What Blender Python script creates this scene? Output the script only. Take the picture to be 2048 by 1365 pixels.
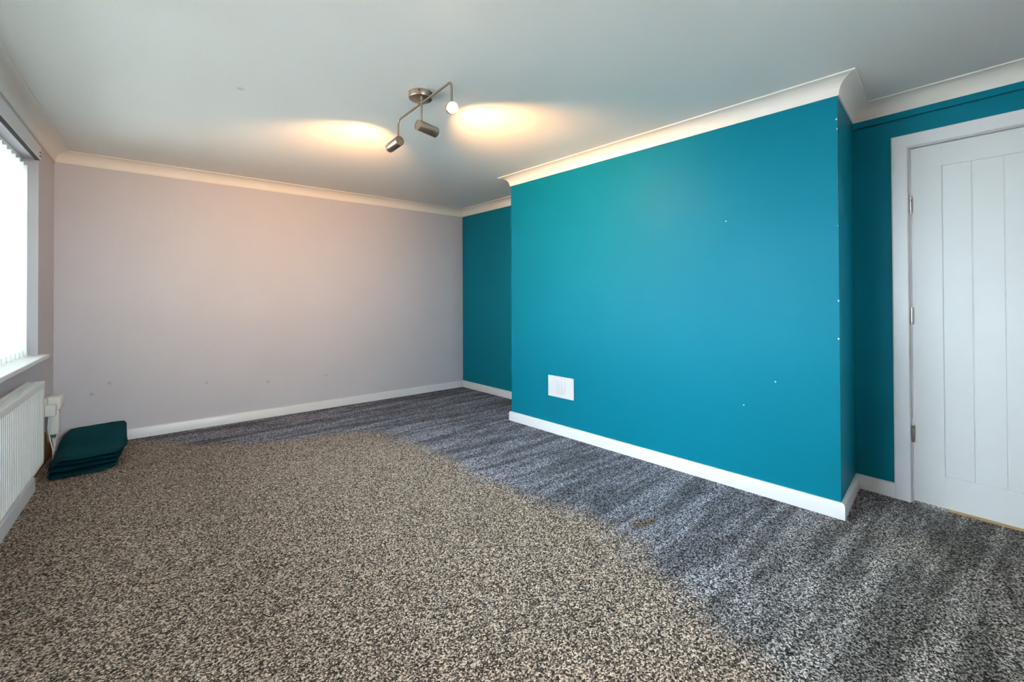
import bpy, bmesh, math, random
from mathutils import Vector, Matrix
from mathutils import noise as mnoise

for o in list(bpy.data.objects):
    bpy.data.objects.remove(o, do_unlink=True)
scene = bpy.context.scene
COL = scene.collection
R = math.radians

# ------------------------------------------------------------------ camera
YAW, PITCH, ROLL, FPX, PY = 0.6986, 0.008, -0.004, 885.65, 588.11
CAM = Vector((0.6173, 0.0, 1.2117))
cy, sy = math.cos(YAW), math.sin(YAW)
fw = Vector((sy, cy, 0)); rt = Vector((cy, -sy, 0)); up = Vector((0, 0, 1))
f2 = fw * math.cos(PITCH) + up * math.sin(PITCH)
u2 = up * math.cos(PITCH) - fw * math.sin(PITCH)
r3 = rt * math.cos(ROLL) + u2 * math.sin(ROLL)
u3 = u2 * math.cos(ROLL) - rt * math.sin(ROLL)
cd = bpy.data.cameras.new('camera')
cd.sensor_width = 36.0
cd.lens = FPX / 2048 * 36.0
cd.shift_y = (PY - 682.5) / 2048
cd.clip_start = 0.02
cam = bpy.data.objects.new('camera', cd)
COL.objects.link(cam)
m = Matrix((r3, u3, -f2)).transposed().to_4x4()
m.translation = CAM
cam.matrix_world = m
scene.camera = cam

# ------------------------------------------------------------------ world, exposure
world = bpy.data.worlds.new('World')
scene.world = world
world.use_nodes = True
bg = world.node_tree.nodes['Background']
bg.inputs[0].default_value = (0.78, 0.90, 1.0, 1)
bg.inputs[1].default_value = 30.0
vs = scene.view_settings
vs.view_transform = 'Standard'
vs.look = 'None'
vs.gamma = 1.0
vs.use_curve_mapping = False
vs.exposure = 0.08

# ------------------------------------------------------------------ plan of the room
H = 2.4
YN = -1.5
Pl = Vector((-0.0882, -1.0)); A = Vector((0.0882, 5.069)); B = Vector((3.9884, 5.0585))
Rr = Vector((4.0389, 3.3551)); F = Vector((3.4296, 3.3585)); N = Vector((3.5447, 0.7039))
I = Vector((4.1049, 0.759)); Dd = Vector((4.0755, -0.4))
def ext(p, q, y):
    t = (y - p.y) / (q.y - p.y)
    return p + (q - p) * t
L0 = ext(A, Pl, YN)           # near left corner
D0 = ext(I, Dd, YN)           # near right corner
PLAN = [L0, A, B, Rr, F, N, I, D0]      # closed, room on the right hand when walking
NP = len(PLAN)
def nrm(u): return Vector((u.y, -u.x))
def offs(i, o):
    a, b, c = PLAN[i - 1], PLAN[i % NP], PLAN[(i + 1) % NP]
    n1 = nrm((b - a).normalized()); n2 = nrm((c - b).normalized())
    det = n1.x * n2.y - n1.y * n2.x
    x = (o * n2.y - o * n1.y) / det
    y = (n1.x * o - n2.x * o) / det
    return Vector((b.x + x, b.y + y))
class Frame:
    """wall frame: s along the wall, o into the room, z up"""
    def __init__(s, a, b):
        s.a = a; s.u = (b - a).normalized(); s.n = nrm(s.u); s.len = (b - a).length
    def p(s, t, o, z):
        q = s.a + s.u * t + s.n * o
        return Vector((q.x, q.y, z))
FL = Frame(L0, A); FB = Frame(A, B); FC = Frame(N, F); FC.n = -FC.n; FD = Frame(I, D0); FN = Frame(D0, L0)
SH = (Pl - L0).length          # shift: s measured from Pl -> s from L0

# ------------------------------------------------------------------ material helpers
def newmat(name):
    mt = bpy.data.materials.new(name); mt.use_nodes = True
    nt = mt.node_tree
    return mt, nt, nt.nodes['Principled BSDF']
def lin(r, g, b):
    f = lambda c: (c / 255 / 12.92) if c / 255 <= 0.04045 else ((c / 255 + 0.055) / 1.055) ** 2.4
    return (f(r), f(g), f(b), 1)
def N_(nt, typ, **kw):
    n = nt.nodes.new(typ)
    for k, v in kw.items(): setattr(n, k, v)
    return n
def mathn(nt, op, a, b=None, c=None, clamp=False):
    n = N_(nt, 'ShaderNodeMath', operation=op); n.use_clamp = clamp
    for i, v in enumerate((a, b, c)):
        if v is None: continue
        if isinstance(v, (int, float)): n.inputs[i].default_value = v
        else: nt.links.new(v, n.inputs[i])
    return n.outputs[0]
def mixc(nt, fac, a, b, mode='MIX'):
    n = N_(nt, 'ShaderNodeMix', data_type='RGBA', blend_type=mode)
    for sock, v in ((n.inputs[0], fac), (n.inputs[6], a), (n.inputs[7], b)):
        if isinstance(v, (int, float)): sock.default_value = v
        elif isinstance(v, tuple): sock.default_value = v
        else: nt.links.new(v, sock)
    return n.outputs[2]
def coords(nt): return N_(nt, 'ShaderNodeTexCoord').outputs['Object']
def noise(nt, vec, scale, detail=3, rough=0.55, dist=0.0):
    n = N_(nt, 'ShaderNodeTexNoise'); n.inputs['Scale'].default_value = scale
    n.inputs['Detail'].default_value = detail; n.inputs['Roughness'].default_value = rough
    n.inputs['Distortion'].default_value = dist
    nt.links.new(vec, n.inputs['Vector']); return n.outputs['Fac']
def smooth(nt, v, lo, hi):
    n = N_(nt, 'ShaderNodeMapRange', interpolation_type='SMOOTHSTEP')
    nt.links.new(v, n.inputs[0]); n.inputs[1].default_value = lo; n.inputs[2].default_value = hi
    return n.outputs[0]
def bump(nt, bs, h, strength, dist=0.002):
    n = N_(nt, 'ShaderNodeBump'); n.inputs['Strength'].default_value = strength
    n.inputs['Distance'].default_value = dist
    nt.links.new(h, n.inputs['Height']); nt.links.new(n.outputs[0], bs.inputs['Normal'])
def spots(nt, vec, pts):
    """union of soft blobs ((x,y,z), radius) -> 0..1"""
    out = None
    wob = noise(nt, vec, 40, 2)
    for p, r in pts:
        d = N_(nt, 'ShaderNodeVectorMath', operation='DISTANCE')
        nt.links.new(vec, d.inputs[0]); d.inputs[1].default_value = p
        dd = mathn(nt, 'MULTIPLY_ADD', wob, r * 0.8, d.outputs['Value'])
        v = smooth(nt, dd, r * 1.4, r * 0.7)
        out = v if out is None else mathn(nt, 'MAXIMUM', out, v)
    return out
def plain(name, col, rough=0.5, metal=0.0, var=0.04, scale=8.0, spec=0.5, bmp=0.0, bscale=200):
    mt, nt, bs = newmat(name)
    c = coords(nt)
    f = noise(nt, c, scale, 3)
    dark = tuple(x * (1 - var) for x in col[:3]) + (1,); lite = tuple(min(1, x * (1 + var)) for x in col[:3]) + (1,)
    nt.links.new(mixc(nt, f, dark, lite), bs.inputs['Base Color'])
    bs.inputs['Roughness'].default_value = rough; bs.inputs['Metallic'].default_value = metal
    bs.inputs['Specular IOR Level'].default_value = spec
    if bmp: bump(nt, bs, noise(nt, c, bscale, 3), bmp)
    return mt

# paint on plaster, faint roller texture
def wallpaint(name, col, rough, spec, marks=None, markcol=None, var=0.04):
    mt, nt, bs = newmat(name)
    c = coords(nt)
    f = noise(nt, c, 2.2, 4)
    dark = tuple(x * (1 - var) for x in col[:3]) + (1,); lite = tuple(min(1, x * (1 + var)) for x in col[:3]) + (1,)
    out = mixc(nt, f, dark, lite)
    if marks:
        out = mixc(nt, mathn(nt, 'MULTIPLY', spots(nt, c, marks), 0.35), out, markcol)
    nt.links.new(out, bs.inputs['Base Color'])
    bs.inputs['Specular IOR Level'].default_value = spec
    r = noise(nt, c, 5, 3)
    nt.links.new(mathn(nt, 'MULTIPLY_ADD', r, 0.10, rough - 0.05), bs.inputs['Roughness'])
    h = mathn(nt, 'ADD', noise(nt, c, 110, 3), mathn(nt, 'MULTIPLY', noise(nt, c, 14, 2), 2.0))
    bump(nt, bs, h, 0.35, 0.0012)
    return mt, nt, bs, out
def onwall(fr, s, z): p = fr.p(s, 0, z); return (p.x, p.y, p.z)
GREY = lin(199, 197, 204)
M_grey = wallpaint('grey_wall_paint', GREY, 0.55, 0.35,
    [((1.62, 5.06, 0.36), 0.022), ((2.19, 5.06, 0.36), 0.018), ((0.42, 5.066, 0.50), 0.02), ((0.31, 5.066, 0.42), 0.018), ((1.1, 5.06, 0.42), 0.02)],
    lin(120, 112, 108))[0]
TEALC = lin(3, 116, 138)
def teal(name, chips):
    mt, nt, bs, out = wallpaint(name, TEALC, 0.44, 0.09)
    if chips:
        c = coords(nt)
        # knocked-off paint along the outer corner and a few nail scars
        v = N_(nt, 'ShaderNodeTexVoronoi'); v.inputs['Scale'].default_value = 22; nt.links.new(c, v.inputs['Vector'])
        sep = N_(nt, 'ShaderNodeSeparateXYZ'); nt.links.new(c, sep.inputs[0])
        edge = smooth(nt, sep.outputs['Y'], N.y + 0.012, N.y + 0.004)
        chip = mathn(nt, 'MULTIPLY', smooth(nt, v.outputs['Distance'], 0.14, 0.08), edge)
        sc = spots(nt, c, [((3.545, 0.98, 0.86), 0.006), ((3.53, 1.02, 0.70), 0.006), ((3.52, 1.2, 0.53), 0.007), ((3.5, 1.45, 0.47), 0.006), ((3.49, 1.75, 1.05), 0.005), ((3.52, 1.3, 1.7), 0.006)])
        out2 = mixc(nt, mathn(nt, 'MAXIMUM', chip, sc), out, lin(205, 225, 225))
        nt.links.new(out2, bs.inputs['Base Color'])
    return mt
M_teal = teal('teal_wall_paint', False)
M_tealc = teal('teal_chimney_paint', True)
M_ceil = wallpaint('ceiling_paint', lin(238, 238, 236), 0.5, 0.3, [((0.35, 1.15, 2.4), 0.03), ((1.05, 2.9, 2.4), 0.03)], lin(170, 165, 160), 0.015)[0]
M_white = plain('white_gloss_wood', lin(226, 227, 230), 0.32, var=0.02)
M_door = plain('white_door_paint', lin(220, 222, 223), 0.38, var=0.015, bmp=0.08, bscale=300)
M_cove = plain('cove_plaster', lin(238, 234, 228), 0.6, var=0.015)
M_upvc = plain('white_upvc', lin(240, 242, 242), 0.25, var=0.01)
M_rad = plain('radiator_enamel', lin(238, 238, 234), 0.3, var=0.01)
M_vent = plain('matt_white_plastic', lin(208, 210, 216), 0.7, var=0.01, spec=0.25)
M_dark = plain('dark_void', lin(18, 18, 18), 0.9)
M_plastic = plain('white_plastic', lin(232, 230, 224), 0.4, var=0.02)
M_plaster = plain('bare_plaster', lin(128, 84, 52), 0.95, var=0.5, scale=22, bmp=0.6, bscale=60)
M_green = plain('green_connector', lin(40, 92, 40), 0.5)
M_chrome = plain('chrome', lin(190, 190, 190), 0.28, 1.0, var=0.15, scale=60)
M_nickel = plain('brushed_nickel', lin(176, 158, 142), 0.30, 1.0, var=0.12, scale=40)
M_thresh = plain('worn_threshold', lin(176, 146, 92), 0.7, var=0.35, scale=50)
M_bounce = plain('pale_bounce_paving', lin(182, 176, 168), 0.9, var=0.12, scale=3)

def mat_slat():
    mt, nt, bs = newmat('blind_fabric')
    nt.nodes.remove(bs)
    out = nt.nodes['Material Output']
    c = coords(nt)
    f = noise(nt, c, 120, 2)
    col = mixc(nt, f, lin(232, 234, 230), lin(246, 246, 242))
    d = N_(nt, 'ShaderNodeBsdfDiffuse'); t = N_(nt, 'ShaderNodeBsdfTranslucent')
    nt.links.new(col, d.inputs[0]); nt.links.new(col, t.inputs[0])
    mx = N_(nt, 'ShaderNodeMixShader'); mx.inputs[0].default_value = 0.5
    nt.links.new(d.outputs[0], mx.inputs[1]); nt.links.new(t.outputs[0], mx.inputs[2])
    nt.links.new(mx.outputs[0], out.inputs['Surface'])
    return mt
M_slat = mat_slat()
def mat_glass():
    mt, nt, bs = newmat('window_glass')
    nt.nodes.remove(bs)
    out = nt.nodes['Material Output']
    t = N_(nt, 'ShaderNodeBsdfTransparent'); t.inputs[0].default_value = (0.95, 0.97, 0.96, 1)
    g = N_(nt, 'ShaderNodeBsdfGlossy'); g.inputs['Roughness'].default_value = 0.02
    fr = N_(nt, 'ShaderNodeFresnel'); fr.inputs[0].default_value = 1.45
    mx = N_(nt, 'ShaderNodeMixShader')
    nt.links.new(fr.outputs[0], mx.inputs[0]); nt.links.new(t.outputs[0], mx.inputs[1]); nt.links.new(g.outputs[0], mx.inputs[2])
    nt.links.new(mx.outputs[0], out.inputs['Surface'])
    return mt
M_glass = mat_glass()
def mat_bulb():
    mt, nt, bs = newmat('lit_bulb')
    bs.inputs['Base Color'].default_value = (1, 0.9, 0.75, 1)
    bs.inputs['Emission Color'].default_value = (1.0, 0.72, 0.40, 1)
    bs.inputs['Emission Strength'].default_value = 60.0
    return mt
M_bulb = mat_bulb()
def mat_fabric():
    mt, nt, bs = newmat('teal_fabric')
    c = coords(nt)
    f = noise(nt, c, 5, 3)
    col = mixc(nt, f, lin(0, 46, 54), lin(0, 72, 80))
    nt.links.new(col, bs.inputs['Base Color'])
    bs.inputs['Roughness'].default_value = 0.85
    bs.inputs['Specular IOR Level'].default_value = 0.08
    bs.inputs['Sheen Weight'].default_value = 0.0
    bs.inputs['Sheen Tint'].default_value = (0.3, 0.8, 0.85, 1)
    w = noise(nt, c, 500, 2)
    bump(nt, bs, mathn(nt, 'ADD', w, mathn(nt, 'MULTIPLY', noise(nt, c, 18, 3), 2.5)), 0.4, 0.002)
    return mt
M_fabric = mat_fabric()

def mat_carpet():
    mt, nt, bs = newmat('twist_pile_carpet')
    c = coords(nt)
    sep = N_(nt, 'ShaderNodeSeparateXYZ'); nt.links.new(c, sep.inputs[0])
    X, Y = sep.outputs['X'], sep.outputs['Y']
    # tufts of dark, mid and pale yarn
    warp = N_(nt, 'ShaderNodeTexNoise'); warp.inputs['Scale'].default_value = 60; nt.links.new(c, warp.inputs['Vector'])
    wv = N_(nt, 'ShaderNodeVectorMath', operation='MULTIPLY_ADD')
    nt.links.new(warp.outputs['Color'], wv.inputs[0]); wv.inputs[1].default_value = (0.006,) * 3; nt.links.new(c, wv.inputs[2])
    vo = N_(nt, 'ShaderNodeTexVoronoi'); vo.inputs['Scale'].default_value = 200; nt.links.new(wv.outputs[0], vo.inputs['Vector'])
    rnd = N_(nt, 'ShaderNodeSeparateColor'); nt.links.new(vo.outputs['Color'], rnd.inputs[0])
    ramp = N_(nt, 'ShaderNodeValToRGB'); nt.links.new(rnd.outputs[0], ramp.inputs[0])
    el = ramp.color_ramp.elements
    el[0].position = 0.0; el[0].color = (0.012, 0.012, 0.013, 1)
    el[1].position = 1.0; el[1].color = (0.62, 0.60, 0.57, 1)
    for p, v in ((0.25, 0.03), (0.5, 0.13), (0.72, 0.30)):
        e = el.new(p); e.color = (v, v * 0.98, v * 0.95, 1)
    tuft = ramp.outputs[0]
    # edge of the browner tint, as the distance it reaches from the window wall at each depth of the room
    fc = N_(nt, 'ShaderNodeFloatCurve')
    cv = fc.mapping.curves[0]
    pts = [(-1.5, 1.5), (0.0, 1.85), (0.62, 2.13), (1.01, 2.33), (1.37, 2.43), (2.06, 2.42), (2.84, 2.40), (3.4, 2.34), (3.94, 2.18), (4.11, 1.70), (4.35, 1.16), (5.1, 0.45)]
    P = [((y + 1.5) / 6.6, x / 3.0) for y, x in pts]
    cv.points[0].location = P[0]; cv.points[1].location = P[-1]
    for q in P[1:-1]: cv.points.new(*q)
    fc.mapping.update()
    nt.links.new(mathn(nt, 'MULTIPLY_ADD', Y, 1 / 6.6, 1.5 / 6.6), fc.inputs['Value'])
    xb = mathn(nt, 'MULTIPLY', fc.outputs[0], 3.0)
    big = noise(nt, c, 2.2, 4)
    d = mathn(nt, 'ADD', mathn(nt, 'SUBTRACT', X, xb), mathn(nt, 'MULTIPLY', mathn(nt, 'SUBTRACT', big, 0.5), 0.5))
    cool_mask = smooth(nt, d, -0.12, 0.16)
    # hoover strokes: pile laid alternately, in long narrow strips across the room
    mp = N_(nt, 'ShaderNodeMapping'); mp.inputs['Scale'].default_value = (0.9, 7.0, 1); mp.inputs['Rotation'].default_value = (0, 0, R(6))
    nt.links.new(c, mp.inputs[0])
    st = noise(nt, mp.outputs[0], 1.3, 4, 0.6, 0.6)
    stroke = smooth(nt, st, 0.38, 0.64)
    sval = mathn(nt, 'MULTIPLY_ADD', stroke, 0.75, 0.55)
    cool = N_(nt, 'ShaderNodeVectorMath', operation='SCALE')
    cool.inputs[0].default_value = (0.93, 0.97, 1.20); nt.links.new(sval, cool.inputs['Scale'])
    warm = mixc(nt, noise(nt, c, 3.0, 4), (1.24, 1.01, 0.85, 1), (1.34, 1.12, 0.95, 1))
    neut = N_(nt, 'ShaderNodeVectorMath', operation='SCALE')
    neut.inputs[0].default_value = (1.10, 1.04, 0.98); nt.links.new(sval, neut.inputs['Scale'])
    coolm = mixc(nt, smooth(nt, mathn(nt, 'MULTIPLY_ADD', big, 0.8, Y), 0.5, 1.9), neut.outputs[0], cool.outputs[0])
    tint = mixc(nt, cool_mask, warm, coolm)  # brown tint inside the edge, blue-grey strokes beyond it
    # brown spill
    stain = spots(nt, c, [((2.66, 1.385, 0.0), 0.075), ((2.72, 1.36, 0.0), 0.05)])
    edge = spots(nt, c, [((3.98, -0.02, 0.0), 0.10), ((3.9, -0.16, 0.0), 0.14)])
    tint = mixc(nt, mathn(nt, 'MULTIPLY', stain, 0.8), tint, (0.62, 0.46, 0.28, 1))
    tint = mixc(nt, mathn(nt, 'MULTIPLY', edge, 0.7), tint, (0.80, 0.60, 0.34, 1))
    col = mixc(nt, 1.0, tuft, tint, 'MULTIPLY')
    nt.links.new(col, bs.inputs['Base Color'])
    bs.inputs['Roughness'].default_value = 0.95
    bs.inputs['Specular IOR Level'].default_value = 0.15
    h = mathn(nt, 'SUBTRACT', 1.0, vo.outputs['Distance'])
    bump(nt, bs, h, 0.6, 0.004)
    return mt
M_carpet = mat_carpet()

# ------------------------------------------------------------------ mesh helpers
def finish(name, bm, mat, parent=None, smooth_shade=False):
    bmesh.ops.recalc_face_normals(bm, faces=bm.faces)
    me = bpy.data.meshes.new(name); bm.to_mesh(me); bm.free()
    if mat: me.materials.append(mat)
    if smooth_shade:
        for p in me.polygons: p.use_smooth = True
        if hasattr(me, 'set_sharp_from_angle'): me.set_sharp_from_angle(angle=R(35))
    ob = bpy.data.objects.new(name, me); COL.objects.link(ob)
    if parent: adopt(ob, parent)
    return ob
def wmat(o):
    m_ = Matrix.LocRotScale(o.location, o.rotation_euler, o.scale)
    return wmat(o.parent) @ o.matrix_parent_inverse @ m_ if o.parent else m_
def adopt(ob, parent):
    ob.parent = parent
    ob.matrix_parent_inverse = wmat(parent).inverted()
def empty(name, loc):
    e = bpy.data.objects.new(name, None); COL.objects.link(e)
    e.empty_display_size = 0.05
    e.location = loc
    return e
def tag(o, label, cat, group=None):
    o['label'] = label; o['category'] = cat
    if group: o['group'] = group
    return o
def struct(o, label=None):
    o['kind'] = 'structure'
    if label: o['label'] = label
    return o
def hexa(bm, c8):
    v = [bm.verts.new(p) for p in c8]
    for f in ((0, 1, 2, 3), (4, 7, 6, 5), (0, 4, 5, 1), (1, 5, 6, 2), (2, 6, 7, 3), (3, 7, 4, 0)):
        bm.faces.new([v[i] for i in f])
    return v
def fbox(bm, fr, s0, s1, o0, o1, z0, z1, bev=0.0, seg=2):
    b2 = bmesh.new() if bev else bm
    hexa(b2, [fr.p(s0, o0, z0), fr.p(s1, o0, z0), fr.p(s1, o1, z0), fr.p(s0, o1, z0),
              fr.p(s0, o0, z1), fr.p(s1, o0, z1), fr.p(s1, o1, z1), fr.p(s0, o1, z1)])
    if bev:
        bmesh.ops.recalc_face_normals(b2, faces=b2.faces)
        bmesh.ops.bevel(b2, geom=b2.edges[:], offset=bev, segments=seg, affect='EDGES', profile=0.5)
        merge(bm, b2)
def merge(bm, b2):
    mp = {}
    for v in b2.verts: mp[v] = bm.verts.new(v.co)
    for f in b2.faces:
        try: bm.faces.new([mp[v] for v in f.verts])
        except ValueError: pass
    b2.free()
def prism_between(bm, ringA, ringB, caps=True):
    a = [bm.verts.new(p) for p in ringA]; b = [bm.verts.new(p) for p in ringB]
    n = len(a)
    for i in range(n):
        bm.faces.new((a[i], a[(i + 1) % n], b[(i + 1) % n], b[i]))
    if caps: bm.faces.new(a[::-1]); bm.faces.new(b)
def run(i, j, prof, s_from=None, s_to=None):
    """moulding along wall PLAN[i]->PLAN[j] with mitred ends; s_from/s_to give a square cut end instead"""
    bm = bmesh.new()
    fr = Frame(PLAN[i % NP], PLAN[j % NP])
    def ring(k, s):
        if s is not None: return [fr.p(s, o, z) for o, z in prof]
        r = []
        for o, z in prof:
            q = offs(k % NP, o); r.append(Vector((q.x, q.y, z)))
        return r
    prism_between(bm, ring(i, s_from), ring(j, s_to))
    return bm
def tube(bm, pts, rad, seg=12, caps=True):
    pts = [Vector(p) for p in pts]
    prev = None; rings = []
    for k, p in enumerate(pts):
        t = (pts[min(k + 1, len(pts) - 1)] - pts[max(k - 1, 0)]).normalized()
        if prev is None:
            a = Vector((0, 0, 1)) if abs(t.z) < 0.9 else Vector((1, 0, 0))
            x = t.cross(a).normalized()
        else:
            x = (prev - t * prev.dot(t)).normalized()
        prev = x; y = t.cross(x)
        r = rad[k] if isinstance(rad, (list, tuple)) else rad
        rings.append([bm.verts.new(p + (x * math.cos(2 * math.pi * q / seg) + y * math.sin(2 * math.pi * q / seg)) * r) for q in range(seg)])
    for k in range(len(rings) - 1):
        for q in range(seg):
            bm.faces.new((rings[k][q], rings[k][(q + 1) % seg], rings[k + 1][(q + 1) % seg], rings[k + 1][q]))
    if caps: bm.faces.new(rings[0][::-1]); bm.faces.new(rings[-1])
def fillet(pts, rad, n=6):
    pts = [Vector(p) for p in pts]; out = [pts[0]]
    for k in range(1, len(pts) - 1):
        p = pts[k]; a = (pts[k - 1] - p).normalized(); b = (pts[k + 1] - p).normalized()
        p0 = p + a * rad; p1 = p + b * rad
        for q in range(n + 1):
            t = q / n
            out.append(p0 * (1 - t) ** 2 + p * 2 * t * (1 - t) + p1 * t * t)
    out.append(pts[-1]); return out

# ------------------------------------------------------------------ structure: floor, ceiling, walls
T = 0.12
def slab(name, z0, z1, mat, grow):
    bm = bmesh.new()
    pl = [offs(k, -grow) for k in range(NP)]
    prism_between(bm, [Vector((p.x, p.y, z0)) for p in pl], [Vector((p.x, p.y, z1)) for p in pl])
    return struct(finish(name, bm, mat))
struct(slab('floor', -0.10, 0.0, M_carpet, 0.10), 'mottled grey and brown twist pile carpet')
struct(slab('ceiling', H, H + 0.12, M_ceil, 0.10), 'white painted ceiling')
wp = [(0, 0), (-T, 0), (-T, H), (0, H)]
struct(finish('wall_back', run(1, 2, wp), M_grey), 'pale grey painted wall')
struct(finish('wall_right', run(2, 3, wp), M_teal), 'teal wall of the far recess')
struct(finish('wall_chimney_far_side', run(3, 4, wp), M_teal), 'teal far cheek of the chimney breast')
struct(finish('wall_chimney_front', run(4, 5, wp), M_tealc), 'teal face of the chimney breast')
struct(finish('wall_chimney_near_side', run(5, 6, wp), M_teal), 'teal near cheek of the chimney breast')

# left wall with window opening
WT = 0.27
W0, W1 = SH + 1.95, SH + 5.50
WZ0, WZ1 = 0.80, 2.187
bm = bmesh.new()
Ll = FL.len
for s0, s1, z0, z1 in ((-T, W0, 0, H), (W1, Ll + T, 0, H), (W0, W1, 0, WZ0), (W0, W1, WZ1, H)):
    fbox(bm, FL, s0, s1, -WT, 0, z0, z1)
wl = struct(finish('wall_left', bm, M_grey), 'grey painted window wall')
bm = bmesh.new()                       # plaster knocked away where the skirting is missing
rng = random.Random(4)
pp = []
n = 26
s0, s1, zt = SH + 5.22, SH + 6.03, 0.16
top = [(s0 + (s1 - s0) * k / n, 0.10 + 0.07 * mnoise.noise(Vector((k * 0.55, 3, 0))) + (0.14 * math.exp(-((k - 15) / 4.0) ** 2))) for k in range(n + 1)]
ring0 = [FL.p(s0, 0.001, 0.0)] + [FL.p(s, 0.001, z) for s, z in top] + [FL.p(s1, 0.001, 0.0)]
ring1 = [FL.p(s0, 0.006, 0.0)] + [FL.p(s, 0.006, z) for s, z in top] + [FL.p(s1, 0.006, 0.0)]
prism_between(bm, ring0, ring1)
pt = finish('bare_plaster_patch', bm, M_plaster, wl); pt['label'] = 'rough brown bare plaster'

# door wall with opening
DS0, DS1, DZ = 0.268, 1.034, 2.088         # lining inner edges
bm = bmesh.new()
LD = FD.len
ZL = 2.262
for s0, s1, z0, z1 in ((-T, DS0 - 0.03, 0, ZL), (DS1 + 0.03, LD + T, 0, ZL), (DS0 - 0.03, DS1 + 0.03, DZ + 0.03, ZL)):
    fbox(bm, FD, s0 if s0 > 0 else 0.0, s1, -T, 0, z0, z1)
fbox(bm, FD, -0.1, LD + T, -T, -0.012, ZL - 0.02, ZL + 0.03)       # shadow gap below the boxing
fbox(bm, FD, 0, LD + T, -T, 0.006, ZL + 0.011, H)
struct(finish('wall_door_side', bm, M_teal), 'teal wall around the white door')
# near wall, behind the camera, with an opening for the added fill window
GS0, GS1, GZ0, GZ = 1.6, 3.35, 1.0, 2.08
bm = bmesh.new()
for s0, s1, z0, z1 in ((-T, GS0, 0, H), (GS1, FN.len + T, 0, H), (GS0, GS1, GZ, H), (GS0, GS1, 0, GZ0)):
    fbox(bm, FN, s0, s1, -WT, 0, z0, z1)
struct(finish('wall_near', bm, M_grey), 'grey painted wall')
# unseen ground outside, made pale to bounce light up to the ceiling
bm = bmesh.new()
fbox(bm, Frame(Vector((-30, -30)), Vector((-30, 30))), 0, 60, 0, 60, -0.4, -0.12)
g = struct(finish('ground', bm, M_bounce), 'unseen concrete paving outside, made pale to bounce light')

# ------------------------------------------------------------------ coving and skirting
CD, CP = 0.0887, 0.090
cp = [(0, H), (0, H - CD), (0.007, H - CD), (0.008, H - CD + 0.007)]
r = 0.072
for k in range(11):
    t = math.pi - (math.pi / 2) * k / 10
    cp.append((0.009 + r + r * math.cos(t), H - CD + 0.009 + r * math.sin(t)))
cp += [(CP - 0.002, H - 0.007), (CP, H - 0.006), (CP, H)]
names = [(0, 1), (1, 2), (2, 3), (3, 4), (4, 5), (5, 6), (6, 7), (7, 8)]
for k, (i, j) in enumerate(names):
    o = struct(finish('trim_%d' % (k + 1), run(i, j, cp), M_cove, None, True), 'white concave plaster coving')
HS, TS = 0.0866, 0.0195
def skp(t): return [(0, 0), (t, 0), (t, HS - 0.010), (t - 0.003, HS - 0.004), (t - 0.009, HS), (0, HS)]
sk = skp(TS)
struct(finish('baseboard_left', run(0, 1, skp(0.052), 0.0, SH + 5.10), M_white, None, True), 'white skirting under the window')
struct(finish('baseboard_back', run(1, 2, sk, 0.0), M_white, None, True), 'white skirting along grey wall')
struct(finish('baseboard_right', run(2, 3, sk), M_white, None, True), 'white skirting in far recess')
struct(finish('baseboard_chimney_far_side', run(3, 4, sk), M_white, None, True), 'white skirting')
struct(finish('baseboard_chimney_front', run(4, 5, sk), M_white, None, True), 'white skirting along chimney breast')
struct(finish('baseboard_chimney_near_side', run(5, 6, sk), M_white, None, True), 'white skirting round the chimney corner')
struct(finish('baseboard_door_side', run(6, 7, sk, None, 0.192), M_white, None, True), 'short white skirting beside the door')
struct(finish('baseboard_near_door', run(6, 7, sk, DS1 + 0.076, None), M_white, None, True), 'white skirting')

# ------------------------------------------------------------------ door_1
door = empty('door_1', FD.p((DS0 + DS1) / 2, 0, 0))
struct(door, 'white boarded door with chrome hinges in white frame')
AW = 0.076
def prof_arch(bm, s0, s1, o0, o1, z0, z1): fbox(bm, FD, s0, s1, o0, o1, z0, z1, 0.004, 2)
# architrave: two legs and a mitred head
def arch(pts_in, pts_out):
    bm = bmesh.new()
    a0, a1 = pts_in; b0, b1 = pts_out
    prof = [(0, 0.0), (0, 0.018), (0.06, 0.022), (0.92, 0.022), (1, 0.018), (1, 0.0)]
    def ring(i, o_): return [FD.p(i[0] + (o_[0] - i[0]) * t, d, i[1] + (o_[1] - i[1]) * t) for t, d in prof]
    prism_between(bm, ring(a0, b0), ring(a1, b1))
    return bm
i0, i1, o0_, o1_ = DS0, DS1, DS0 - AW, DS1 + AW
finish('architrave', arch(((i0, 0), (i0, DZ)), ((o0_, 0), (o0_, DZ + AW))), M_white, door)
finish('architrave', arch(((i0, DZ), (i1, DZ)), ((o0_, DZ + AW), (o1_, DZ + AW))), M_white, door)
finish('architrave', arch(((i1, DZ), (i1, 0)), ((o1_, DZ + AW), (o1_, 0))), M_white, door)
# lining
bm = bmesh.new()
fbox(bm, FD, DS0 - 0.03, DS0 + 0.004, -T, 0.004, 0, DZ + 0.0)
fbox(bm, FD, DS1 - 0.004, DS1 + 0.03, -T, 0.004, 0, DZ + 0.0)
fbox(bm, FD, DS0 - 0.03, DS1 + 0.03, -T, 0.004, DZ - 0.004, DZ + 0.03)
fbox(bm, FD, DS0, DS0 + 0.016, -T, -0.062, 0, DZ); fbox(bm, FD, DS1 - 0.016, DS1, -T, -0.062, 0, DZ); fbox(bm, FD, DS0, DS1, -T, -0.062, DZ - 0.016, DZ)
finish('door_lining', bm, M_white, door)
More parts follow.
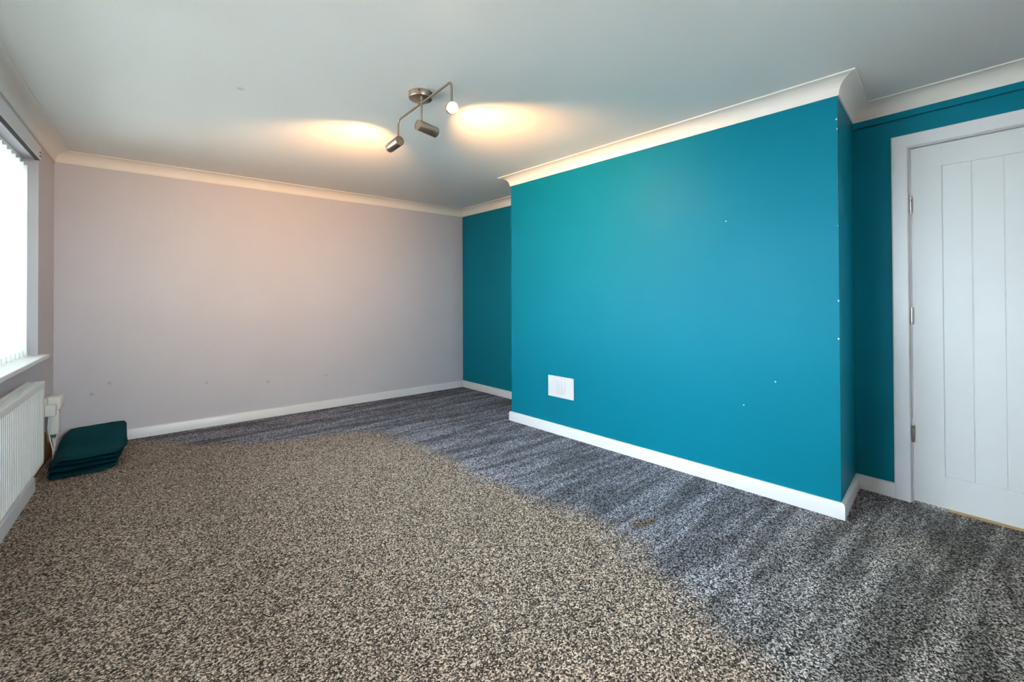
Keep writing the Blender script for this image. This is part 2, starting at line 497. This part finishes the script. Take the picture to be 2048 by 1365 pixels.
# leaf: stiles and rails round tongue-and-groove boards
l0, l1, lz0, lz1 = DS0 + 0.009, DS1 - 0.007, 0.008, DZ - 0.009
OF, OB = -0.012, -0.056
b0, b1, bz0, bz1 = 0.408, 0.886, 0.186, 1.952
bm = bmesh.new()
fbox(bm, FD, l0, b0, OB, OF, lz0, lz1, 0.0022)
fbox(bm, FD, b1, l1, OB, OF, lz0, lz1, 0.0022)
fbox(bm, FD, b0 - 0.003, b1 + 0.003, OB, OF, lz0, bz0, 0.0022)
fbox(bm, FD, b0 - 0.003, b1 + 0.003, OB, OF, bz1, lz1, 0.0022)
fbox(bm, FD, b0 - 0.002, b1 + 0.002, OB + 0.005, OF - 0.0035, bz0 - 0.002, bz1 + 0.002)
leaf = finish('door_leaf', bm, M_door, door)
bw = (b1 - b0) / 4
for k in range(4):
    bm = bmesh.new()
    fbox(bm, FD, b0 + k * bw + 0.0015, b0 + (k + 1) * bw - 0.0015, OF - 0.012, OF - 0.0008, bz0 + 0.002, bz1 - 0.002, 0.0030, 2)
    finish('board', bm, M_door, leaf)
for zc in (1.748, 1.094, 0.402):
    bm = bmesh.new()
    p = FD.p(DS0 + 0.0075, 0.004, 0)
    q = 0.05
    for k in range(5):
        z0 = zc - q + k * 0.02
        tube(bm, [(p.x, p.y, z0 + 0.0008), (p.x, p.y, z0 + 0.0192)], 0.0062, 12)
    fbox(bm, FD, DS0 + 0.004, DS0 + 0.012, -0.012, 0.0005, zc - q, zc + q)
    hg = finish('hinge', bm, M_chrome, door, True); hg['label'] = 'small chrome butt hinge'
# lever handle on the far stile
bm = bmesh.new()
hp = lambda s, o, z: FD.p(s, OF + o, z)
hs_ = l1 - 0.06
tube(bm, [hp(hs_, 0, 1.0), hp(hs_, 0.01, 1.0)], 0.026, 20)
tube(bm, fillet([hp(hs_, 0.01, 1.0), hp(hs_, 0.05, 1.0), hp(hs_ - 0.12, 0.05, 1.0)], 0.018), 0.009, 12)
finish('door_handle', bm, M_chrome, leaf, True)
# threshold strip
bm = bmesh.new()
fbox(bm, FD, 0.42, DS1 - 0.002, -0.058, 0.006, -0.02, 0.004, 0.001)
struct(finish('trim_9', bm, M_thresh), 'worn tan frayed carpet edge strip at the door')

# ------------------------------------------------------------------ window_1 (left wall)
win = struct(empty('window_1', FL.p((W0 + W1) / 2, -0.2, WZ0)), 'white framed window behind the vertical blind')
FO0, FO1 = -0.235, -0.165
bm = bmesh.new()
fz0, fz1 = WZ0 + 0.03, WZ1 - 0.002
fbox(bm, FL, W0, W1, FO0, FO1, fz0, fz0 + 0.06, 0.004); fbox(bm, FL, W0, W1, FO0, FO1, fz1 - 0.06, fz1, 0.004)
bays = 3
for k in range(bays + 1):
    c = W0 + (W1 - W0) * k / bays
    a = max(W0, c - 0.035); b = min(W1, c + 0.035)
    if k == 0: b = W0 + 0.06
    if k == bays: a = W1 - 0.06
    fbox(bm, FL, a, b, FO0 + 0.001, FO1 - 0.001, fz0 + 0.05, fz1 - 0.05, 0.004)
finish('window_frame', bm, M_upvc, win)
for k in range(bays):
    a = W0 + (W1 - W0) * k / bays + 0.03; b = W0 + (W1 - W0) * (k + 1) / bays - 0.03
    bm = bmesh.new()
    fbox(bm, FL, a, b, -0.204, -0.196, fz0 + 0.05, fz1 - 0.05)
    finish('pane', bm, M_glass, win)
bm = bmesh.new()
fbox(bm, FL, W0 - 0.045, W1 + 0.045, -0.0, 0.052, WZ0 - 0.006, WZ0 + 0.022, 0.006, 3)
fbox(bm, FL, W0 + 0.001, W1 - 0.001, FO1 - 0.02, 0.01, WZ0 - 0.004, WZ0 + 0.0218)
finish('window_sill', bm, M_upvc, win)

# unseen window added behind the camera to brighten back wall and ceiling
w2 = struct(empty('added_fill_window', FN.p((GS0 + GS1) / 2, -0.1, GZ0)), 'unseen white framed two-pane window added for fill light')
bm = bmesh.new()
for a, b in ((GS0, GS0 + 0.06), ((GS0 + GS1) / 2 - 0.035, (GS0 + GS1) / 2 + 0.035), (GS1 - 0.06, GS1)):
    fbox(bm, FN, a, b, -0.20, -0.13, GZ0, GZ, 0.004)
fbox(bm, FN, GS0, GS1, -0.199, -0.131, GZ0, GZ0 + 0.06, 0.004); fbox(bm, FN, GS0, GS1, -0.199, -0.131, GZ - 0.06, GZ, 0.004)
finish('window_frame', bm, M_upvc, w2)
for a, b in ((GS0 + 0.05, (GS0 + GS1) / 2 - 0.03), ((GS0 + GS1) / 2 + 0.03, GS1 - 0.05)):
    bm = bmesh.new(); fbox(bm, FN, a, b, -0.17, -0.162, GZ0 + 0.05, GZ - 0.05); finish('pane', bm, M_glass, w2)
bm = bmesh.new()
fbox(bm, FN, GS0 - 0.04, GS1 + 0.04, 0.0, 0.04, GZ0 - 0.02, GZ0 + 0.006, 0.005)
fbox(bm, FN, GS0, GS1, -0.14, 0.005, GZ0 - 0.018, GZ0 + 0.0058)
finish('window_sill', bm, M_upvc, w2)

# ------------------------------------------------------------------ vertical blind
blind = tag(empty('vertical_blind', FL.p((W0 + W1) / 2, -0.07, WZ0 + 0.022)), 'white fabric vertical blind drawn across the window', 'blind')
BO = -0.100
bm = bmesh.new()
fbox(bm, FL, W0 + 0.01, W1 - 0.008, BO - 0.025, BO + 0.025, WZ1 - 0.042, WZ1 - 0.001, 0.004)
finish('headrail', bm, M_upvc, blind)
SZ0, SZ1 = WZ0 + 0.022 + 0.022, WZ1 - 0.062
pitch = 0.102
ns = int((W1 - W0 - 0.06) / pitch)
ang = R(113)
slat_me = None; wt_me = None; hk_me = None
ca, sa = math.cos(ang), math.sin(ang)
def local_slat(z0, z1, w, th, curve):
    bm = bmesh.new()
    nseg = 6
    ra = []; rb = []
    prof = []
    for k in range(nseg + 1):
        x = -w / 2 + w * k / nseg
        prof.append((x, curve * (1 - (2 * x / w) ** 2)))
    prof2 = prof + [(x, y - th) for x, y in prof[::-1]]
    d = FL.u * ca + FL.n * sa; e = FL.n * ca - FL.u * sa
    def ring(z): return [Vector((d.x * x + e.x * y, d.y * x + e.y * y, z)) for x, y in prof2]
    prism_between(bm, ring(z0), ring(z1))
    return bm
slats = []
for k in range(ns):
    s = W1 - 0.052 - k * pitch
    b = FL.p(s, BO, 0)
    def place(name, me_src, bmf, mat):
        if me_src is None:
            o = finish(name, bmf(), mat, None, name == 'slat')
        else:
            o = bpy.data.objects.new(name, me_src); COL.objects.link(o)
        o.location = b
        adopt(o, blind)
        return o
    o = place('slat', slat_me, lambda: local_slat(SZ0, SZ1, 0.127, 0.0008, 0.004), M_slat); slat_me = o.data
    def wbm():
        bm = local_slat(SZ0 - 0.016, SZ0 + 0.026, 0.128, 0.004, 0.001)
        return bm
    o2 = place('bottom_weight', wt_me, wbm, M_plastic); wt_me = o2.data
    def hbm():
        bm = local_slat(SZ1 - 0.012, SZ1 + 0.024, 0.050, 0.003, 0.0)
        return bm
    o3 = place('hanger', hk_me, hbm, M_plastic); hk_me = o3.data
    slats.append(s)
bm = bmesh.new()
for side in (-1, 1):
    pts = []
    for k in range(ns - 1):
        for t in range(6):
            f = t / 6
            s = slats[k] - pitch * f + side * 0.060 * ca
            pts.append(FL.p(s, BO + side * 0.0645 * sa, SZ0 + 0.004 - 0.05 * f * (1 - f)))
    tube(bm, pts, 0.0016, 5)
finish('linking_chain', bm, M_plastic, blind)

# pelmet board over the window
pel = tag(empty('window_pelmet', FL.p((W0 + W1) / 2, 0, 2.15)), 'white pelmet board fixed above the window under the coving', 'pelmet')
PS1 = SH + 5.375
bm = bmesh.new()
fbox(bm, FL, W0 - 0.10, PS1, 0.001, 0.030, 2.158, 2.250, 0.003)
finish('board', bm, M_white, pel)
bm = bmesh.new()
fbox(bm, FL, W0 - 0.09, PS1 - 0.01, 0.004, 0.026, 2.1555, 2.160)  # dark strip stands in for the shade under the pelmet
ts_ = finish('underside_shade', bm, M_dark, pel); ts_['label'] = 'dark strip painted as shade under the board'
for zc in (2.205, 2.182):
    bm = bmesh.new()
    fbox(bm, FL, PS1 - 0.050, PS1 - 0.012, 0.029, 0.0315, zc - 0.003, zc + 0.003)
    finish('slot', bm, M_dark, pel)

# ------------------------------------------------------------------ radiator
rad = tag(empty('radiator', FL.p(SH + 4.1, 0.07, 0.2)), 'white panel radiator with ribbed front and top grille under window', 'radiator')
RS0, RS1 = SH + 3.05, SH + 4.955
RO, RB = 0.112, 0.034
RZ0, RZ1 = 0.203, 0.708
bm = bmesh.new()
# ribbed front: profile along s, sharp grooves
per = 0.0333
nr = int((RS1 - RS0 - 0.06) / per)
prof = [(RS0, RO - 0.010), (RS0 + 0.004, RO)]
st = RS0 + ((RS1 - RS0) - nr * per) / 2
for k in range(nr):
    a = st + k * per
    prof += [(a + 0.006, RO), (a + 0.011, RO - 0.012), (a + 0.0195, RO - 0.012), (a + 0.0245, RO)]
prof += [(RS1 - 0.004, RO), (RS1, RO - 0.010)]
z0, z1 = RZ0 + 0.028, RZ1 - 0.042
lo = [bm.verts.new(FL.p(s, o, z0)) for s, o in prof]; hi = [bm.verts.new(FL.p(s, o, z1)) for s, o in prof]
for k in range(len(prof) - 1): bm.faces.new((lo[k], lo[k + 1], hi[k + 1], hi[k]))
loo = [bm.verts.new(FL.p(min(max(s, RS0 + 0.003), RS1 - 0.003), RO - 0.002, RZ0 + 0.016)) for s, o in prof]
hii = [bm.verts.new(FL.p(min(max(s, RS0 + 0.003), RS1 - 0.003), RO - 0.002, RZ1 - 0.034)) for s, o in prof]
for k in range(len(prof) - 1):
    bm.faces.new((loo[k], loo[k + 1], lo[k + 1], lo[k])); bm.faces.new((hi[k], hi[k + 1], hii[k + 1], hii[k]))
fbox(bm, FL, RS0 + 0.002, RS1 - 0.002, RO - 0.016, RO - 0.010, RZ0, RZ1 - 0.012)
fbox(bm, FL, RS0 + 0.002, RS1 - 0.002, RO - 0.014, RO - 0.0015, RZ0, RZ0 + 0.018, 0.004)
finish('front_panel', bm, M_rad, rad)
bm = bmesh.new()
fbox(bm, FL, RS0 + 0.01, RS1 - 0.01, RB, RB + 0.010, RZ0, RZ1 - 0.02, 0.003)
for k in range(60):
    s = RS0 + 0.03 + k * (RS1 - RS0 - 0.06) / 59
    fbox(bm, FL, s - 0.0006, s + 0.0006, RB + 0.012, RO - 0.014, RZ0 + 0.03, RZ1 - 0.05)
finish('back_panel', bm, M_rad, rad)
bm = bmesh.new()
fbox(bm, FL, RS1 - 0.004, RS1 + 0.001, RB, RO - 0.004, RZ0 + 0.02, RZ1 - 0.002, 0.0015)
finish('side_panel', bm, M_rad, rad)
bm = bmesh.new()
fbox(bm, FL, RS0 - 0.001, RS0 + 0.004, RB, RO - 0.004, RZ0 + 0.02, RZ1 - 0.002, 0.0015)
finish('side_panel', bm, M_rad, rad)
bm = bmesh.new()                           # grille: edge rails, long bars, short cross bars
gz0, gz1 = RZ1 - 0.004, RZ1
fbox(bm, FL, RS0, RS1 + 0.002, RO - 0.014, RO + 0.002, RZ1 - 0.034, RZ1, 0.003)
fbox(bm, FL, RS0, RS1 + 0.002, RB - 0.002, RB + 0.010, RZ1 - 0.02, RZ1, 0.003)
span = (RO - 0.014) - (RB + 0.010)
for q in (1, 2, 3):
    o = RB + 0.010 + span * q / 4
    fbox(bm, FL, RS0, RS1, o - 0.0014, o + 0.0014, gz0, gz1)
nb = int((RS1 - RS0) / 0.030)
for k in range(nb):
    s = RS0 + 0.01 + k * 0.030
    for q in range(4):
        o_a = RB + 0.010 + span * q / 4; o_b = o_a + span / 4
        ss = s + (0.015 if q % 2 else 0)
        if ss + 0.006 > RS1: continue
        fbox(bm, FL, ss, ss + 0.005, o_a, o_b, gz0, gz1)
fbox(bm, FL, RS1 - 0.012, RS1 + 0.002, RB, RO, gz0, gz1)
finish('top_grille', bm, M_rad, rad)
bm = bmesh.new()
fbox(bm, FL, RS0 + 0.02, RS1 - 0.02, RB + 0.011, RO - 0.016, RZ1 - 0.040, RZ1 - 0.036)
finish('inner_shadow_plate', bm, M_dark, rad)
for s in (RS0 + 0.25, RS1 - 0.25):
    bm = bmesh.new()
    fbox(bm, FL, s - 0.02, s + 0.02, 0.002, RB - 0.001, RZ0 + 0.06, RZ1 - 0.06)
    finish('wall_bracket', bm, M_rad, rad)

# ------------------------------------------------------------------ wall vent
vent = tag(empty('wall_vent', FC.p(2.012, 0, 0.325)), 'white rectangular louvred air vent low on the teal chimney breast', 'vent')
v0, v1, vz0, vz1 = 1.864, 2.160, 0.326, 0.511
bm = bmesh.new()
e = 0.016
fbox(bm, FC, v0, v1, 0.0, 0.010, vz0, vz0 + e, 0.003); fbox(bm, FC, v0, v1, 0.0, 0.010, vz1 - e, vz1, 0.003)
fbox(bm, FC, v0, v0 + e, 0.0, 0.010, vz0 + 0.004, vz1 - 0.004, 0.003); fbox(bm, FC, v1 - e, v1, 0.0, 0.010, vz0 + 0.004, vz1 - 0.004, 0.003)
finish('frame', bm, M_vent, vent)
bm = bmesh.new()
fbox(bm, FC, v0 + 0.01, v1 - 0.01, 0.0, 0.006, vz0 + 0.01, vz1 - 0.01)
finish('plate', bm, M_vent, vent)
bm = bmesh.new()
vc = (v0 + v1) / 2 + 0.004
for c in (-0.050, -0.014, 0.020):
    a = vc + c
    for q in range(13):
        z = vz0 + 0.030 + q * 0.0098
        p0 = [FC.p(a, 0.006, z), FC.p(a, 0.0110, z - 0.0010), FC.p(a, 0.0115, z + 0.0005), FC.p(a, 0.006, z + 0.0068)]
        p1 = [FC.p(a + 0.030, 0.006, z), FC.p(a + 0.030, 0.0110, z - 0.0010), FC.p(a + 0.030, 0.0115, z + 0.0005), FC.p(a + 0.030, 0.006, z + 0.0068)]
        prism_between(bm, p0, p1)
lv = finish('louvre_grille', bm, M_vent, vent); lv['kind'] = 'stuff'
bm = bmesh.new()
fbox(bm, FC, vc - 0.0190, vc - 0.0145, 0.006, 0.014, vz0 + 0.028, vz1 - 0.028, 0.0015)
finish('slide_rib', bm, M_vent, vent)

# ------------------------------------------------------------------ ceiling spotlight bar
lamp = tag(empty('ceiling_spotlight', (1.86, 2.295, 2.36)), 'brushed nickel ceiling spotlight bar with three cylinder heads on a round plate', 'ceiling light')
bm = bmesh.new()
PC = Vector((1.862, 2.300, 0)); PR = 0.068
def lathe(bm, c, prof, seg=40):
    rings = []
    for r_, z_ in prof:
        if r_ < 1e-5: rings.append([bm.verts.new((c.x, c.y, z_))]); continue
        rings.append([bm.verts.new((c.x + r_ * math.cos(2 * math.pi * k / seg), c.y + r_ * math.sin(2 * math.pi * k / seg), z_)) for k in range(seg)])
    for a, b in zip(rings, rings[1:]):
        for k in range(seg):
            if len(a) == 1: bm.faces.new((a[0], b[(k + 1) % seg], b[k]))
            elif len(b) == 1: bm.faces.new((a[k], a[(k + 1) % seg], b[0]))
            else: bm.faces.new((a[k], a[(k + 1) % seg], b[(k + 1) % seg], b[k]))
lathe(bm, PC, [(0, H), (PR, H), (PR, H - 0.030), (PR - 0.002, H - 0.034), (PR - 0.006, H - 0.036), (0, H - 0.036)])
cr = finish('ceiling_rose', bm, M_nickel, lamp, True)
for a in (R(235), R(300)):
    bm = bmesh.new()
    p = PC + Vector((math.cos(a), math.sin(a), 0)) * PR
    tube(bm, [Vector((p.x, p.y, H - 0.012)), Vector((p.x + math.cos(a) * 0.003, p.y + math.sin(a) * 0.003, H - 0.012))], 0.004, 10)
    finish('screw', bm, M_dark, cr)
ZB = 2.327
e1 = Vector((1.838, 1.945, ZB)); e2 = Vector((1.858, 2.565, ZB)); mid = e1 + (e2 - e1) * 0.50
bm = bmesh.new()
E1 = Vector((1.843, 1.938, 2.222)); E2 = Vector((1.856, 2.578, 2.226))
tube(bm, fillet([E1, Vector((E1.x, E1.y, ZB)), Vector((E2.x, E2.y, ZB)), E2], 0.032, 8), 0.0062, 14)
finish('bar', bm, M_nickel, lamp, True)
bm = bmesh.new()
ms = Vector((1.847, 2.262, 0))
tube(bm, [Vector((ms.x, ms.y, H - 0.037)), Vector((ms.x, ms.y, 2.226))], 0.0062, 14)
tube(bm, [Vector((ms.x + 0.012, ms.y - 0.01, ZB)), Vector((ms.x - 0.012, ms.y + 0.01, ZB))], 0.009, 12)
finish('stem', bm, M_nickel, lamp, True)
HR, HL = 0.030, 0.135
def head(pivot, aim, back, watts, lit=True):
    """pivot: where the arm meets the barrel; aim: beam direction; back: how far the barrel reaches behind the pivot"""
    ax = Vector(aim).normalized()
    c0 = Vector(pivot) - Vector((0, 0, HR + 0.004)) - ax * back
    bm = bmesh.new()
    q = ax.to_track_quat('Z', 'Y').to_matrix()
    def ring(r_, t): return [bm.verts.new(c0 + ax * t + q @ Vector((r_ * math.cos(2 * math.pi * k / 32), r_ * math.sin(2 * math.pi * k / 32), 0))) for k in range(32)]
    pr = [(HR - 0.006, 0.004), (HR - 0.005, 0.0), (HR - 0.001, 0.0), (HR, 0.0015), (HR, HL - 0.001), (HR - 0.001, HL), (HR - 0.0025, HL), (HR - 0.0025, HL - 0.030), (0.012, HL - 0.055)]
    rings = [ring(a, t) for a, t in pr]
    for a, b in zip(rings, rings[1:]):
        for k in range(32): bm.faces.new((a[k], a[(k + 1) % 32], b[(k + 1) % 32], b[k]))
    bm.faces.new(rings[0]); bm.faces.new(rings[-1])
    h = finish('spot_head', bm, M_nickel, lamp, True)
    bm = bmesh.new()
    tube(bm, [c0 + ax * (back), Vector(pivot) + Vector((0, 0, 0.004))], 0.005, 10)
    finish('swivel', bm, M_nickel, h, True)
    bm = bmesh.new()
    tube(bm, [c0 + ax * (HL - 0.020), c0 + ax * (HL - 0.014), c0 + ax * (HL - 0.010)], [0.0245, 0.0245, 0.020], 28)
    b = finish('bulb', bm, M_bulb, h, True)
    ld = bpy.data.lights.new('spot_beam', 'SPOT')
    ld.energy = watts; ld.color = (1.0, 0.50, 0.18); ld.spot_size = R(104); ld.spot_blend = 1.0; ld.shadow_soft_size = 0.02
    lo = bpy.data.objects.new('spot_beam', ld); COL.objects.link(lo)
    lo.location = c0 + ax * (HL + 0.004)
    lo.rotation_euler = ax.to_track_quat('-Z', 'Y').to_euler()
    adopt(lo, h)
head((1.847, 2.262, 2.226), (0.985, 0.17, -0.06), 0.028, 130)
head(E2, (-0.05, 0.99, -0.10), 0.020, 128)
head(E1, (CAM - E1 + Vector((0.12, 0, 0.10))), 0.028, 210)

# ------------------------------------------------------------------ folded curtain in the corner
pile = tag(empty('folded_curtain', (0.34, 4.7, 0.0)), 'dark teal curtain folded in a pile on the carpet beside the radiator', 'curtain')
def smoothstep(t): t = max(0, min(1, t)); return t * t * (3 - 2 * t)
def fold(x0, x1, y0, y1, zb, th, seed, skew=0.0, drape=0.0, nx=22, ny=26):
    """a soft flat fold of cloth: closed slab with rounded right and front edges, rising over the one below"""
    bm = bmesh.new()
    def pos(u, v, topside):
        a_, b_ = 2 * u - 1, 2 * v - 1
        pull = 1 - 0.11 * (abs(a_) * abs(b_)) ** 5
        xl = x0 + 0.038 * v
        x = (xl + x1) / 2 + (x1 - xl) / 2 * a_ * pull; y = (y0 + y1) / 2 + (y1 - y0) / 2 * b_ * pull + skew * u
        ex = 1 - abs(2 * u - 1) ** 7; ey = 1 - abs(2 * v - 1) ** 9
        rnd = max(0.0, min(ex, ey)) ** 0.45
        n1 = mnoise.noise(Vector((x * 5 + seed, y * 4, 1.7))) * 0.008 + mnoise.noise(Vector((x * 13, y * 22 + seed, 2.0))) * 0.0035
        lift = 0.055 * smoothstep((y - 4.42) / 0.6) * (zb + th) / 0.13 * (0.75 + 0.25 * u)
        dr = -drape * smoothstep((0.20 - u) / 0.20) * (1 - v) ** 1.5
        base = zb + n1 + lift + dr
        z = base + th / 2 + (th / 2) * rnd * (1 if topside else -1)
        xx = x + mnoise.noise(Vector((y * 5, seed, 0))) * 0.012
        yy = y + mnoise.noise(Vector((x * 6, seed, 5))) * 0.012
        return Vector((xx, yy, max(z, 0.002 if not topside else 0.004)))
    gt = [[bm.verts.new(pos(i / nx, j / ny, True)) for j in range(ny + 1)] for i in range(nx + 1)]
    gb = [[gt[i][j] if i in (0, nx) or j in (0, ny) else bm.verts.new(pos(i / nx, j / ny, False)) for j in range(ny + 1)] for i in range(nx + 1)]
    for i in range(nx):
        for j in range(ny):
            bm.faces.new((gt[i][j], gt[i + 1][j], gt[i + 1][j + 1], gt[i][j + 1]))
            vs_ = [gb[i][j], gb[i][j + 1], gb[i + 1][j + 1], gb[i + 1][j]]
            try: bm.faces.new(vs_)
            except ValueError: pass
    o = finish('fold', bm, M_fabric, pile, True)
    return o
fold(0.132, 0.500, 4.215, 5.02, 0.002, 0.026, 1.0, 0.02)
fold(0.150, 0.495, 4.270, 5.02, 0.026, 0.016, 1.3, 0.03)
fold(0.134, 0.515, 4.222, 5.03, 0.040, 0.026, 1.6, 0.04)
fold(0.148, 0.500, 4.280, 5.03, 0.064, 0.014, 1.9, 0.02)
fold(0.138, 0.525, 4.235, 5.03, 0.076, 0.024, 2.2, 0.02)
fold(0.134, 0.540, 4.240, 5.035, 0.100, 0.030, 2.5, 0.03, 0.05)

# ------------------------------------------------------------------ adapter and cables in the corner
ad = tag(empty('plug_adapter', FL.p(SH + 5.78, 0.05, 0.2)), 'white plug-in adapter box with trailing cables low in the window corner', 'adapter')
bm = bmesh.new(); fbox(bm, FL, SH + 5.70, SH + 5.86, 0.0, 0.016, 0.375, 0.475, 0.004); finish('socket_plate', bm, M_plastic, ad)
bm = bmesh.new(); fbox(bm, FL, SH + 5.72, SH + 5.84, 0.014, 0.088, 0.385, 0.485, 0.012, 3); finish('adapter_body', bm, M_plastic, ad, True)
bm = bmesh.new(); fbox(bm, FL, SH + 5.66, SH + 5.735, 0.010, 0.066, 0.352, 0.432, 0.006, 3); finish('plug', bm, M_plastic, ad, True)
bm = bmesh.new(); fbox(bm, FL, SH + 5.72, SH + 5.79, 0.026, 0.078, 0.205, 0.386, 0.006, 2); finish('transformer', bm, M_plastic, ad, True)
bm = bmesh.new(); fbox(bm, FL, SH + 5.725, SH + 5.76, 0.030, 0.058, 0.180, 0.206, 0.003); c = finish('connector', bm, M_green, ad); c['label'] = 'green cable connector'
def cable(pts, rad=0.0035):
    bm = bmesh.new(); tube(bm, fillet(pts, 0.012, 4), rad, 8); finish('cable', bm, M_plastic, ad, True)
cable([FL.p(SH + 5.69, 0.030, 0.352), FL.p(SH + 5.69, 0.024, 0.26), FL.p(SH + 5.70, 0.036, 0.17), FL.p(SH + 5.69, 0.050, 0.10), FL.p(SH + 5.66, 0.055, 0.02)], 0.004)
cable([FL.p(SH + 5.74, 0.044, 0.181), FL.p(SH + 5.73, 0.046, 0.15), FL.p(SH + 5.70, 0.058, 0.12), FL.p(SH + 5.68, 0.052, 0.03)], 0.004)
cable([FL.p(SH + 5.76, 0.060, 0.206), FL.p(SH + 5.75, 0.064, 0.185), FL.p(SH + 5.72, 0.056, 0.16), FL.p(SH + 5.70, 0.064, 0.14), FL.p(SH + 5.68, 0.058, 0.11)], 0.003)

# ------------------------------------------------------------------ square the whole place up to the window wall
RZ = Matrix.Rotation(math.atan2(FL.u.x, FL.u.y), 4, 'Z')
for o in list(COL.objects):
    if o.parent is None:
        o.matrix_world = RZ @ (o.matrix_world if o is cam else wmat(o))
